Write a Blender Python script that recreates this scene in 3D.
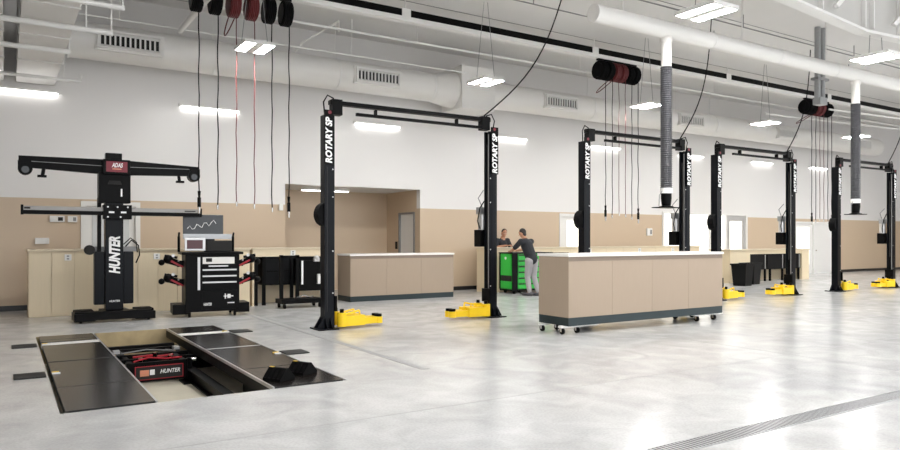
import bpy, bmesh, math, random
from mathutils import Vector, Matrix
random.seed(7)
for o in list(bpy.data.objects): bpy.data.objects.remove(o)
S = bpy.context.scene
C = S.collection
R = math.radians

# ---------------------------------------------------------------- camera
cam = bpy.data.cameras.new('camera'); cam.sensor_fit = 'HORIZONTAL'; cam.sensor_width = 36
cam.lens = 699 / 900 * 36; cam.shift_y = 14 / 900; cam.clip_end = 200
co = bpy.data.objects.new('camera', cam); C.objects.link(co)
co.location = (0, 0, 1.5); co.rotation_euler = (R(90), 0, R(-32.5)); S.camera = co
# ---------------------------------------------------------------- sky, exposure
W = bpy.data.worlds.new('world'); S.world = W; W.use_nodes = True
W.node_tree.nodes['Background'].inputs[0].default_value = (0.95, 0.97, 1.0, 1)
W.node_tree.nodes['Background'].inputs[1].default_value = 1.25
S.view_settings.view_transform = 'Standard'; S.view_settings.look = 'None'
S.view_settings.gamma = 1; S.view_settings.use_curve_mapping = False
S.view_settings.exposure = 0.72
LIGHT = 108.0      # panels of the hanging luminaires
STRIP = 5.5       # wall strip lights

# ---------------------------------------------------------------- materials
def lin(c): return tuple((v / 12.92 if v <= .04045 else ((v + .055) / 1.055) ** 2.4) for v in c)
def rgb(r, g, b): return lin((r / 255, g / 255, b / 255)) + (1,)
MATS = {}
def mat(name, col, rough=.5, metal=0, noise=0, scale=3, bump=0, emit=0, stretch=(1, 1, 1), spec=.5):
    if name in MATS: return MATS[name]
    m = bpy.data.materials.new(name); m.use_nodes = True; MATS[name] = m
    nt = m.node_tree; b = nt.nodes['Principled BSDF']
    b.inputs['Base Color'].default_value = col; b.inputs['Roughness'].default_value = rough
    b.inputs['Metallic'].default_value = metal; b.inputs['Specular IOR Level'].default_value = spec
    if emit:
        b.inputs['Emission Color'].default_value = col; b.inputs['Emission Strength'].default_value = emit
    if noise or bump:
        tc = nt.nodes.new('ShaderNodeTexCoord'); mp = nt.nodes.new('ShaderNodeMapping')
        mp.inputs['Scale'].default_value = stretch
        n = nt.nodes.new('ShaderNodeTexNoise'); n.inputs['Scale'].default_value = scale; n.inputs['Detail'].default_value = 6
        nt.links.new(tc.outputs['Object'], mp.inputs[0]); nt.links.new(mp.outputs[0], n.inputs['Vector'])
        if noise:
            mx = nt.nodes.new('ShaderNodeMix'); mx.data_type = 'RGBA'
            mx.inputs[6].default_value = tuple(v * (1 - noise) for v in col[:3]) + (1,)
            mx.inputs[7].default_value = tuple(min(1, v * (1 + noise)) for v in col[:3]) + (1,)
            nt.links.new(n.outputs['Fac'], mx.inputs[0]); nt.links.new(mx.outputs[2], b.inputs['Base Color'])
        if bump:
            bp = nt.nodes.new('ShaderNodeBump'); bp.inputs['Strength'].default_value = bump; bp.inputs['Distance'].default_value = .01
            nt.links.new(n.outputs['Fac'], bp.inputs['Height']); nt.links.new(bp.outputs[0], b.inputs['Normal'])
    return m

def wall_material():
    m = bpy.data.materials.new('two_tone_wall_paint'); m.use_nodes = True; nt = m.node_tree
    b = nt.nodes['Principled BSDF']; b.inputs['Roughness'].default_value = .3
    tc = nt.nodes.new('ShaderNodeTexCoord'); sx = nt.nodes.new('ShaderNodeSeparateXYZ')
    nt.links.new(tc.outputs['Object'], sx.inputs[0])
    g = nt.nodes.new('ShaderNodeMath'); g.operation = 'GREATER_THAN'; g.inputs[1].default_value = 2.37
    nt.links.new(sx.outputs[2], g.inputs[0])
    mx = nt.nodes.new('ShaderNodeMix'); mx.data_type = 'RGBA'
    mx.inputs[6].default_value = rgb(203, 182, 156); mx.inputs[7].default_value = rgb(228, 226, 224)
    nt.links.new(g.outputs[0], mx.inputs[0]); nt.links.new(mx.outputs[2], b.inputs['Base Color'])
    n = nt.nodes.new('ShaderNodeTexNoise'); n.inputs['Scale'].default_value = 60
    bp = nt.nodes.new('ShaderNodeBump'); bp.inputs['Strength'].default_value = .05; bp.inputs['Distance'].default_value = .004
    nt.links.new(tc.outputs['Object'], n.inputs['Vector'])
    nt.links.new(n.outputs['Fac'], bp.inputs['Height']); nt.links.new(bp.outputs[0], b.inputs['Normal'])
    return m

def floor_material():
    m = bpy.data.materials.new('polished_concrete'); m.use_nodes = True; nt = m.node_tree
    b = nt.nodes['Principled BSDF']
    tc = nt.nodes.new('ShaderNodeTexCoord')
    def noise(scale, det, dist=0):
        n = nt.nodes.new('ShaderNodeTexNoise'); n.inputs['Scale'].default_value = scale; n.inputs['Detail'].default_value = det
        n.inputs['Distortion'].default_value = dist; nt.links.new(tc.outputs['Object'], n.inputs['Vector']); return n
    n1 = noise(.4, 6, .3); n2 = noise(2.2, 12, .8); n3 = noise(45, 4)
    def ramp(n, a, ca, z, cz):
        r = nt.nodes.new('ShaderNodeValToRGB'); r.color_ramp.elements[0].position = a; r.color_ramp.elements[0].color = ca
        r.color_ramp.elements[1].position = z; r.color_ramp.elements[1].color = cz
        nt.links.new(n.outputs['Fac'], r.inputs[0]); return r
    r1 = ramp(n1, .3, rgb(197, 198, 199), .68, rgb(215, 215, 214))
    r2 = ramp(n2, .32, rgb(232, 232, 232), .66, (1, 1, 1, 1))
    r3 = ramp(n3, .3, rgb(240, 240, 240), .6, (1, 1, 1, 1))
    def mul(a, c):
        x = nt.nodes.new('ShaderNodeMix'); x.data_type = 'RGBA'; x.blend_type = 'MULTIPLY'; x.inputs[0].default_value = 1
        nt.links.new(a, x.inputs[6]); nt.links.new(c, x.inputs[7]); return x.outputs[2]
    nt.links.new(mul(mul(r1.outputs[0], r2.outputs[0]), r3.outputs[0]), b.inputs['Base Color'])
    rr = nt.nodes.new('ShaderNodeMapRange'); rr.inputs[3].default_value = .17; rr.inputs[4].default_value = .23
    nt.links.new(n2.outputs['Fac'], rr.inputs[0]); nt.links.new(rr.outputs[0], b.inputs['Roughness'])
    return m

M = dict(
    wall=wall_material(), floor=floor_material(),
    tan=mat('tan_wall_paint', rgb(203, 182, 156), .4, bump=.04, scale=60),
    ceil=mat('white_roof_liner', rgb(222, 221, 219), .6, noise=.02, scale=2),
    white=mat('white_paint', rgb(232, 231, 228), .4, noise=.02, scale=4),
    duct=mat('white_duct_paint', rgb(230, 228, 224), .35, noise=.02, scale=3),
    galv=mat('galvanised_steel', rgb(170, 172, 174), .35, .7, noise=.1, scale=20),
    grey=mat('grey_metal', rgb(140, 140, 140), .45, .3, noise=.05, scale=10),
    barsilver=mat('grey_aluminium_bar', rgb(150, 148, 145), .4, .2, noise=.05, scale=8),
    silver=mat('brushed_aluminium', rgb(205, 205, 205), .3, .6, noise=.04, scale=12, stretch=(1, 12, 12)),
    chrome=mat('chrome', rgb(225, 225, 225), .12, 1, noise=.02),
    black=mat('black_powder_coat', rgb(8, 8, 9), .4, spec=.1, noise=.15, scale=8),
    navy=mat('blue_black_enamel', rgb(9, 12, 18), .3, spec=.16, noise=.12, scale=6),
    satin=mat('dark_steel_plate', rgb(24, 20, 18), .2, .0, noise=.18, scale=5),
    rubber=mat('black_rubber', rgb(12, 12, 13), .7, spec=.1, noise=.1, scale=20),
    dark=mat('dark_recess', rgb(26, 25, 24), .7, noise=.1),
    base=mat('black_vinyl_base', rgb(22, 23, 26), .4, noise=.1),
    teal=mat('dark_teal_base', rgb(22, 40, 44), .4, noise=.08, scale=8),
    taupe=mat('taupe_laminate', rgb(163, 146, 128), .45, noise=.04, scale=5, stretch=(8, 8, .6)),
    taupe2=mat('taupe_edge_band', rgb(132, 117, 103), .45, noise=.04, scale=6),
    wood=mat('pale_maple_laminate', rgb(222, 206, 176), .42, noise=.05, scale=4, stretch=(9, 9, .5)),
    woodtop=mat('maple_worktop', rgb(212, 198, 172), .35, noise=.08, scale=4, stretch=(.6, 9, 9)),
    counter=mat('white_countertop', rgb(238, 235, 230), .3, noise=.02),
    yellow=mat('yellow_enamel', rgb(245, 205, 30), .35, noise=.05, scale=8),
    red=mat('red_rubber_hose', rgb(92, 20, 24), .5, noise=.15, scale=10),
    red2=mat('red_enamel', rgb(170, 26, 40), .4, noise=.08, scale=10),
    maroon=mat('maroon_sign', rgb(120, 20, 40), .4, noise=.05),
    orange=mat('orange_label', rgb(215, 140, 110), .5, noise=.05),
    ink=mat('white_lettering', rgb(245, 245, 245), .5, noise=.01),
    green=mat('green_enamel', rgb(24, 150, 48), .3, noise=.05, scale=6),
    green2=mat('green_drawer_front', rgb(40, 190, 66), .3, noise=.05, scale=6),
    screen=mat('dark_screen', rgb(52, 55, 58), .15, noise=.3, scale=3),
    glass=mat('lit_window_glass', rgb(250, 248, 240), .1, emit=.85),
    pane=mat('grey_glass', rgb(205, 208, 208), .08, noise=.05),
    led=mat('led_panel', (1, .985, .96, 1), .5, emit=LIGHT),
    led2=mat('strip_diffuser', (1, .99, .97, 1), .5, emit=STRIP),
    joint=mat('concrete_joint', rgb(150, 150, 150), .6, noise=.12, scale=12),
    pit=mat('pit_concrete', rgb(205, 198, 180), .6, noise=.12, scale=4, bump=.2),
    pitwall=mat('stained_pit_wall', rgb(176, 158, 122), .7, noise=.3, scale=6, bump=.3),
    skin=mat('skin', rgb(190, 140, 112), .5, noise=.05),
    hair=mat('dark_hair', rgb(26, 22, 20), .5, noise=.2, scale=30),
    shirt=mat('black_shirt', rgb(34, 36, 42), .8, noise=.15, scale=14, bump=.2),
    jeans=mat('grey_trousers', rgb(160, 158, 160), .8, noise=.1, scale=16, bump=.2),
    shoe=mat('dark_shoe', rgb(90, 90, 94), .6, noise=.1),
    bin=mat('black_plastic', rgb(13, 14, 16), .45, spec=.15, noise=.1),
    hose=mat('exhaust_hose', rgb(62, 62, 66), .5, noise=.15, scale=10),
    chart=mat('wall_speck', rgb(236, 234, 230), .4, noise=.02),
)

# ---------------------------------------------------------------- geometry helpers
class MB:
    def __init__(s): s.bm = bmesh.new()
    def box(s, x0, x1, y0, y1, z0, z1, bev=0, mx=None):
        r = bmesh.ops.create_cube(s.bm, size=1)
        m = Matrix.Translation(((x0+x1)/2, (y0+y1)/2, (z0+z1)/2)) @ Matrix.Diagonal((abs(x1-x0), abs(y1-y0), abs(z1-z0), 1))
        vs = r['verts']
        bmesh.ops.transform(s.bm, matrix=m, verts=vs)
        if bev:
            es = {e for v in vs for e in v.link_edges}
            q = bmesh.ops.bevel(s.bm, geom=list(es), offset=bev, segments=2, profile=.7, affect='EDGES')
            vs = list({v for f in q['faces'] for v in f.verts} | {v for v in vs if v.is_valid})
        if mx is not None: bmesh.ops.transform(s.bm, matrix=mx, verts=vs)
        return s
    def bar(s, a, b, w, h, roll=0):
        a, b = Vector(a), Vector(b); d = b - a; L = d.length
        q = d.to_track_quat('X', 'Z').to_matrix().to_4x4()
        return s.box(-L/2, L/2, -w/2, w/2, -h/2, h/2, mx=Matrix.Translation((a+b)/2) @ q @ Matrix.Rotation(roll, 4, 'X'))
    def cyl(s, a, b, r, r2=None, n=16, cap=True):
        a, b = Vector(a), Vector(b); d = b - a
        q = d.to_track_quat('Z', 'Y').to_matrix().to_4x4()
        bmesh.ops.create_cone(s.bm, cap_ends=cap, segments=n, radius1=r, radius2=r if r2 is None else r2, depth=d.length,
                              matrix=Matrix.Translation((a+b)/2) @ q); return s
    def ball(s, c, r, sc=(1, 1, 1), n=2, mx=None):
        m = Matrix.Translation(c) @ (mx if mx is not None else Matrix()) @ Matrix.Diagonal((*sc, 1))
        bmesh.ops.create_icosphere(s.bm, subdivisions=n, radius=r, matrix=m); return s
    def cap(s, a, b, r0, r1, n=2):
        s.ball(a, r0, n=n); s.ball(b, r1, n=n); return s.cyl(a, b, r0, r1, n=14)
    def tube(s, pts, r, n=8):
        pts = [Vector(p) for p in pts]; rings = []
        for i, p in enumerate(pts):
            d = (pts[min(i+1, len(pts)-1)] - pts[max(i-1, 0)]).normalized()
            u = d.orthogonal().normalized() if i == 0 else (u0 - d * u0.dot(d)).normalized()
            u0 = u; v = d.cross(u)
            rings.append([s.bm.verts.new(p + (u*math.cos(2*math.pi*k/n) + v*math.sin(2*math.pi*k/n))*r) for k in range(n)])
        for A, B in zip(rings, rings[1:]):
            for k in range(n): s.bm.faces.new((A[k], A[(k+1) % n], B[(k+1) % n], B[k]))
        s.bm.faces.new(rings[0][::-1]); s.bm.faces.new(rings[-1]); return s
    def lathe(s, prof, c=(0, 0, 0), n=16, mx=None):       # prof: (r, z) from bottom to top
        rings = []
        for r, z in prof:
            rings.append([s.bm.verts.new((mx or Matrix()) @ Vector((c[0]+r*math.cos(2*math.pi*k/n), c[1]+r*math.sin(2*math.pi*k/n), c[2]+z))) for k in range(n)])
        for A, B in zip(rings, rings[1:]):
            for k in range(n): s.bm.faces.new((A[k], A[(k+1) % n], B[(k+1) % n], B[k]))
        s.bm.faces.new(rings[0][::-1]); s.bm.faces.new(rings[-1]); return s
    def prism(s, poly, axis, a0, a1):                     # poly in the other two axes, extruded along axis
        def P(p, a):
            return {'x': (a, p[0], p[1]), 'y': (p[0], a, p[1]), 'z': (p[0], p[1], a)}[axis]
        A = [s.bm.verts.new(P(p, a0)) for p in poly]; B = [s.bm.verts.new(P(p, a1)) for p in poly]
        n = len(poly)
        s.bm.faces.new(A); s.bm.faces.new(B[::-1])
        for k in range(n): s.bm.faces.new((A[k], B[k], B[(k+1) % n], A[(k+1) % n]))
        return s
    def build(s, name, m, parent=None, smooth=False, loc=None):
        bmesh.ops.recalc_face_normals(s.bm, faces=s.bm.faces)
        me = bpy.data.meshes.new(name); s.bm.to_mesh(me); s.bm.free()
        me.materials.append(M[m] if isinstance(m, str) else m)
        if smooth:
            me.polygons.foreach_set('use_smooth', [True]*len(me.polygons))
            me.set_sharp_from_angle(angle=R(40))
        o = bpy.data.objects.new(name, me); C.objects.link(o)
        if parent: o.parent = parent
        if loc: o.location = loc
        return o
def share(src, name, parent, loc=None, rot=None):
    o = bpy.data.objects.new(name, src.data); C.objects.link(o); o.parent = parent
    if loc is not None: o.location = loc
    if rot is not None: o.rotation_euler = rot
    return o
def tag(o, label, cat, group=None, kind=None):
    o['label'] = label; o['category'] = cat
    if group: o['group'] = group
    if kind: o['kind'] = kind
    return o
def thing(name, label, cat, loc=(0, 0, 0), rz=0, group=None):
    o = bpy.data.objects.new(name, None); C.objects.link(o); o.empty_display_size = .1
    o.location = loc; o.rotation_euler = (0, 0, rz); return tag(o, label, cat, group)
def struct(o, label, cat): o['kind'] = 'structure'; return tag(o, label, cat)
def copy_tree(o, parent=None):
    c = o.copy(); C.objects.link(c); c.parent = parent
    for ch in list(o.children): copy_tree(ch, c)
    return c
TXT = {}
def text(name, s, size, m, parent, mx, bold=.02, shear=0, width=1.0):
    key = (s, bold, shear)
    if key not in TXT:
        cu = bpy.data.curves.new('lettering', 'FONT'); cu.body = s; cu.size = 1; cu.offset = bold; cu.shear = shear
        cu.extrude = .01; cu.align_x = 'CENTER'; cu.align_y = 'CENTER'; cu.resolution_u = 3
        t = bpy.data.objects.new('lettering', cu); C.objects.link(t)
        TXT[key] = bpy.data.meshes.new_from_object(t.evaluated_get(bpy.context.evaluated_depsgraph_get()))
        bpy.data.objects.remove(t)
    me = TXT[key].copy(); me.transform(mx @ Matrix.Diagonal((size*width, size, size, 1)))
    me.materials.clear(); me.materials.append(M[m])
    o = bpy.data.objects.new(name, me); C.objects.link(o); o.parent = parent
    return o
FRONT = Matrix.Rotation(R(90), 4, 'X')                    # text on a face that looks to -Y
def front(x, y, z, turn=0): return Matrix.Translation((x, y, z)) @ FRONT @ Matrix.Rotation(turn, 4, 'Z')

WY = 17.2; ROOF = 6.9; XL, XR, YF = -5.0, 38.5, -5.0
# ================================================================ SETTING
px0, px1, py0, py1, pz = .40, 3.07, 6.85, 12.42, -.42
f = MB()
f.box(XL, px0, YF, WY+3, -.2, 0); f.box(px1, XR, YF, WY+3, -.2, 0)
f.box(px0, px1, YF, py0, -.2, 0); f.box(px0, px1, py1, WY+3, -.2, 0)
floor = struct(f.build('floor', 'floor'), 'glossy pale grey polished concrete workshop floor', 'floor')
jm = MB()
for y in (.9, 5.3, 13.15): jm.box(XL, XR, y-.005, y+.005, 0, .001)
o = jm.build('saw_joint', 'joint', floor)
jm = MB()
for x in (-1.1, 8.6, 14.3, 20.0, 25.8): jm.box(x-.005, x+.005, YF, WY-.05, 0, .0012)
jm.build('saw_joint', 'joint', floor)
MB().box(4.04, 4.15, 6.95, 14.25, -.002, .002).build('patched_trench', 'joint', floor)
p = MB()
p.box(px0-.1, px1+.1, py0-.1, py1+.1, pz-.1, pz)
p.box(px0-.08, px0, py0, py1, pz, -.2); p.box(px1, px1+.08, py0, py1, pz, -.2); p.box(px0, px1, py0-.08, py0, pz, -.2)
pit = p.build('lift_pit', 'pit', floor)
MB().box(px0, px1, py1-.012, py1-.002, pz, -.002).build('pit_end_wall', 'pitwall', floor)

# back wall with an alcove, doors and a storefront cut out
ax0, ax1, ah, ay = 6.0, 9.95, 2.9, 19.25
holes = [(1.45, 2.55, 2.28), (ax0, ax1, ah), (15.2, 16.3, 2.28), (20.1, 25.0, 2.5), (28.3, 31.3, 2.25)]
w = MB(); x = XL
for a, b, h in holes:
    w.box(x, a, WY, WY+.2, 0, ROOF); w.box(a, b, WY, WY+.2, h, ROOF); x = b
w.box(x, XR, WY, WY+.2, 0, ROOF)
wall_back = struct(w.build('wall_back', 'wall'), 'long glossy wall, white above and tan below', 'wall')
a = MB(); a.box(ax0-.15, ax0, WY+.2, ay, 0, ah); a.box(ax0-.15, ax1+.15, ay, ay+.15, 0, ah+.1)
a.box(ax1, ax1+.15, WY+.2, 17.5, 0, ah); a.box(ax1, ax1+.15, 18.45, ay, 0, ah); a.box(ax1, ax1+.15, 17.5, 18.45, 2.28, ah)
struct(a.build('wall_alcove', 'tan'), 'tan painted walls of the recessed alcove', 'wall')
struct(MB().box(ax0, ax1, WY+.2, ay, ah, ah+.1).build('ceiling_alcove', 'ceil'), 'white ceiling of the recessed alcove', 'ceiling')
struct(MB().box(XL-.2, XL, YF, WY, 0, ROOF).build('wall_left', 'wall'), 'end wall beside the alignment bay, white above and tan below', 'wall')
struct(MB().box(XR, XR+.2, YF, WY, 0, ROOF).build('wall_right', 'wall'), 'far end wall beyond the last lift', 'wall')
ceiling = struct(MB().box(XL, XR, YF, WY+.2, ROOF, ROOF+.15).build('ceiling', 'ceil'), 'flat white roof liner over the workshop', 'ceiling')
for y in (1.5, 4.6, 7.7, 10.8, 13.9, 16.6):
    MB().box(XL, XR, y-.006, y+.006, ROOF-.012, ROOF).build('roof_seam', 'grey', ceiling)
b = MB(); x = XL
for a_, b_, h in holes:
    b.box(x, a_-.06, WY-.015, WY, 0, .11); x = b_+.06
b.box(x, XR, WY-.015, WY, 0, .11)
struct(b.build('baseboard_back', 'base'), 'black vinyl baseboard along the long wall', 'baseboard')

def door(n, x0, x1, h, leaf, label, lite=None):
    d = bpy.data.objects.new('door_%d' % n, None); C.objects.link(d); d.location = (x0, WY, 0); struct(d, label, 'door')
    wd = x1 - x0
    m = MB(); m.box(-.05, .05, -.03, .12, 0, h-.05); m.box(wd-.05, wd+.05, -.03, .12, 0, h-.05); m.box(-.05, wd+.05, -.03, .12, h-.05, h+.05)
    m.build('door_frame', 'white', d)
    l = MB().box(.05, wd-.05, .05, .1, .01, h-.05).build('leaf', leaf, d)
    if lite: MB().box(*[wd*q for q in lite[:2]], .035, .055, lite[2], lite[3]).build('pane', lite[4], l)
    MB().cyl((.14, .05, 1.02), (.14, -.01, 1.02), .02).cyl((.14, -.01, 1.02), (.26, -.01, 1.02), .012).build('handle', 'chrome', l)
    return d
door(1, 1.45, 2.55, 2.28, 'white', 'white framed door behind the black alignment tower', (.16, .84, .3, 2.05, 'pane'))
door(2, 15.2, 16.3, 2.28, 'white', 'bright white glazed door between first and second lift', (.3, .85, .25, 2.1, 'glass'))
# storefront
d = bpy.data.objects.new('window_1', None); C.objects.link(d); d.location = (20.1, WY, 0)
struct(d, 'bright aluminium framed office glazing with a door', 'window')
m = MB()
for q in (0, 1.3, 2.6, 3.6, 4.9): m.box(q-.05, q+.05, -.03, .12, 0, 2.42)
m.box(-.05, 4.95, -.03, .12, 2.42, 2.5); m.box(-.04, 3.6, -.02, .11, 0, .9)
m.build('window_frame', 'white', d)
for q0, q1 in ((.05, 1.25), (1.35, 2.55), (2.65, 3.55)):
    MB().box(q0, q1, .03, .05, .9, 2.42).build('pane', 'glass', d)
l = MB().box(3.65, 4.85, .02, .07, .01, 2.42).build('door_leaf', 'silver', d)
MB().box(3.88, 4.62, .01, .08, .3, 2.2).build('pane', 'glass', l)
# double doors on the right
d = bpy.data.objects.new('door_3', None); C.objects.link(d); d.location = (28.3, WY, 0); struct(d, 'pale grey double doors near the last lift', 'door')
m = MB()
for q in (0, 1.5, 3.0): m.box(q-.05, q+.05, -.03, .12, 0, 2.17)
m.box(-.05, 3.05, -.03, .12, 2.17, 2.25); m.build('door_frame', 'white', d)
l = MB().box(.05, 1.45, .05, .1, .01, 2.17).build('leaf', 'white', d); MB().box(.3, 1.2, .035, .055, .4, 2.0).build('pane', 'glass', l)
l = MB().box(1.55, 2.95, .05, .1, .01, 2.17).build('leaf', 'white', d); MB().cyl((1.66, .05, 1.0), (1.66, -.02, 1.0), .03).build('handle', 'chrome', l)
# alcove door in the right alcove wall
d = bpy.data.objects.new('door_4', None); C.objects.link(d); d.location = (ax1, 17.5, 0); struct(d, 'white door with small black reader inside the tan alcove', 'door')
m = MB(); m.box(-.03, .1, 0, .05, 0, 2.23); m.box(-.03, .1, .9, .95, 0, 2.23); m.box(-.03, .1, 0, .95, 2.23, 2.28); m.build('door_frame', 'grey', d)
l = MB().box(.03, .07, .05, .9, .01, 2.23).build('leaf', 'white', d)
MB().cyl((.03, .8, 1.02), (-.03, .8, 1.02), .02).cyl((-.03, .8, 1.02), (-.03, .68, 1.02), .012).build('handle', 'grey', l)
MB().box(-.02, 0, 1.05, 1.17, 1.2, 1.42).build('card_reader', 'dark', d)

# trench drain
t = thing('trench_drain', 'long steel trench drain grate set in the floor', 'drain', (0, 3.36, 0))
m = MB(); m.box(-2, 24, -.1, -.085, -.02, .004); m.box(-2, 24, .085, .1, -.02, .004); m.build('drain_frame', 'galv', t)
MB().box(-2, 24, -.085, .085, -.004, .0008).build('channel', 'dark', t)
m = MB()
for i in range(620):
    x = -1.98 + i*.0415; m.box(x, x+.027, -.085, .085, .001, .003)
o = m.build('grate_slats', 'galv', t); o['kind'] = 'stuff'

# ================================================================ CEILING SERVICES
# round supply duct along the back wall
t = thing('supply_duct', 'long round white air duct with slotted grilles along the wall', 'duct', (0, 16.35, 5.63))
m = MB(); m.cyl((1.1, 0, 0), (9.8, 0, 0), .38, n=32); m.build('duct_tube', 'duct', t, True)
m = MB(); m.cyl((11.55, 0, 0), (33.3, 0, 0), .38, n=32); m.build('duct_tube', 'duct', t, True)
m = MB(); m.cyl((9.8, 0, 0), (10.45, 0, 0), .39, .5, n=32); m.build('reducer', 'duct', t, True)
MB().box(10.45, 11.55, -.55, .5, -.56, .6, .01).build('plenum_box', 'duct', t)
for x in (1.1, 4.0, 7.0, 9.75, 11.65, 15.6, 18.6, 21.6, 24.6, 27.6, 30.6, 33.2): MB().cyl((x-.02, 0, 0), (x+.02, 0, 0), .392, n=32).build('flange', 'white', t, True)
for x in (4.0, 7.0, 15.6, 21.6, 27.6):
    MB().cyl((x, 0, .38), (x, 0, ROOF-5.63), .012, n=6).build('hanger', 'white', t)
for gx in (2.22, 8.0, 14.15, 20.1, 25.8, 31.4):
    g = MB(); g.box(-.62, .62, -.03, .03, .15, .19); g.box(-.62, .62, -.03, .03, -.19, -.15); g.box(-.62, -.58, -.03, .03, -.15, .15); g.box(.58, .62, -.03, .03, -.15, .15)
    g.box(-.66, .66, .03, .12, -.22, .22)
    go = g.build('grille', 'duct', t, loc=(gx, -.43, -.02))
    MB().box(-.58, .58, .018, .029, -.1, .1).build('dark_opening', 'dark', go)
    for i in range(13):
        MB().box(-.575+i*.0958-.016, -.575+i*.0958+.016, -.02, .018, -.12, .12).build('slat', 'white', go)
# rectangular ducts over the alignment bay
for x0, x1, lb in ((.2, .9, 'wide white rectangular duct directly over the alignment bay'), (-1.2, -.02, 'white rectangular duct alongside the wider overhead duct, beyond a dark gap')):
    t = thing('rectangular_duct', lb, 'duct', (x0, 0, 4.78))
    wd = x1-x0; yy = [5.0, 7.4, 9.4, 11.2, 13.0, 14.9, 17.15]
    for y0, y1 in zip(yy, yy[1:]): MB().box(0, wd, y0+.004, y1-.004, 0, 1.1).build('duct_section', 'duct', t)
    for y in yy[1:-1]: MB().box(-.02, wd+.02, y-.02, y+.02, -.02, 1.12).build('flange', 'white', t)
    for y in (8.3, 12.1, 15.8): MB().cyl((wd/2, y, 1.1), (wd/2, y, ROOF-4.78), .012, n=6).build('hanger', 'white', t)
def pipe(label, pts, r, m='white', drop=(), name='ceiling_pipe', n=10):
    t = thing(name, label, 'pipe', pts[0]); p0 = Vector(pts[0])
    MB().tube([Vector(p)-p0 for p in pts], r, n).build('pipe_run', m, t, True)
    for q in drop:
        q = Vector(q)-p0; MB().cyl(q, (q.x, q.y, ROOF-p0.z), .012, n=6).build('hanger', m, t)
    return t
pipe('white pipe under the overhead ducts, running out above the tower', [(-3, 10.6, 4.7), (1.4, 10.6, 4.7)], .035, drop=[(1.38, 10.6, 4.7), (-1.3, 10.6, 4.7)])
pipe('white pipe passing under both ducts towards the first grille', [(-3, 12.0, 4.7), (1.42, 12.0, 4.7)], .045, drop=[(1.05, 12, 4.7), (1.4, 12, 4.7)])
pipe('white pipe under the ducts, level with the round duct', [(-3, 13.6, 4.7), (.95, 13.6, 4.7)], .045, drop=[(.93, 13.6, 4.7)])
pipe('short white pipe with an upturned end near the wall', [(-3, 15.9, 4.68), (1.3, 15.9, 4.68), (1.3, 15.9, 4.82)], .035, drop=[(1.0, 15.9, 4.68)])
pipe('thick white pipe reaching across to the round duct top', [(3.2, 15.9, 6.0), (3.2, 11.0, 6.0), (3.2, 6.0, 6.0)], .06, drop=[(3.2, 13.0, 6.0), (3.2, 8, 6.0)])
pipe('thin white pipe running the length of the hall behind the reel track', [(3.2, 15.0, 6.35), (34, 15.0, 6.35)], .03, drop=[(x, 15.0, 6.35) for x in (4.7, 8.6, 14, 20, 26, 32)])
pipe('thin white pipe running along the top of the round duct', [(1.2, 15.8, 6.02), (10.6, 15.8, 6.02)], .02, drop=[(2.0, 15.8, 6.02), (7.2, 15.8, 6.02)])
pipe('angled white sprinkler pipe dropping towards the round duct', [(6.6, 15.2, 6.35), (6.6, 15.2, 6.6), (6.0, 16.0, 6.2), (5.9, 16.2, 6.0)], .025)
pipe('thin grey conduit under the tapered roof beam', [(8, 9.0, 6.75), (34, 9.0, 6.75)], .018, 'grey', [(x, 9.0, 6.75) for x in (11, 14.5, 18)])
pipe('thin grey conduit behind the exhaust duct', [(7, 10.4, 6.6), (34, 10.4, 6.6)], .016, 'grey', [(x, 10.4, 6.6) for x in (10, 15, 20)])
pipe('thin grey conduit over the lift row', [(7, 11.6, 6.5), (34, 11.6, 6.5)], .014, 'grey', [(x, 11.6, 6.5) for x in (9.5, 15.5, 22)])
for k, y in enumerate((12.2, 14.4)):
    pipe(('pale pipe crossing above the third and fourth lifts', 'pale sloping pipe above the far round duct end')[k], [(22, y, 5.6+.2*k), (36, y-1.0, 5.7+.2*k)], .03, drop=[(26, y-.29, 5.63+.2*k)])
# vertical conduit drop beside the third reel bank
t = thing('conduit_drop', 'pair of galvanised vertical conduits dropping from the roof', 'conduit', (17.6, 10.0, 5.05))
for q in (-.12, .1): MB().cyl((q, 0, 0), (q, 0, ROOF-5.05), .07, n=12).build('conduit', 'galv', t, True)
MB().box(-.25, .25, -.1, .1, .5, .56).build('strap', 'grey', t); MB().box(-.16, .16, -.1, .1, -.12, .06).build('end_box', 'galv', t)

# reel track
RY = 13.8
t = thing('reel_track', 'long overhead rail, black above with a white lower flange', 'rail', (0, RY, 6.38))
MB().box(1.0, 36, -.05, .05, .1, .27).build('rail_web', 'black', t)
MB().box(1.0, 36, -.09, .09, 0, .1).build('rail_flange', 'white', t)
for x in (1.9, 7.6, 13.4, 19.1, 24.8, 30.5):
    MB().box(x-.11, x+.11, -.06, .06, .09, .29).build('coupling', 'white', t)
    MB().cyl((x, 0, .28), (x, 0, ROOF-6.38), .015, n=6).build('hanger', 'white', t)
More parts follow.
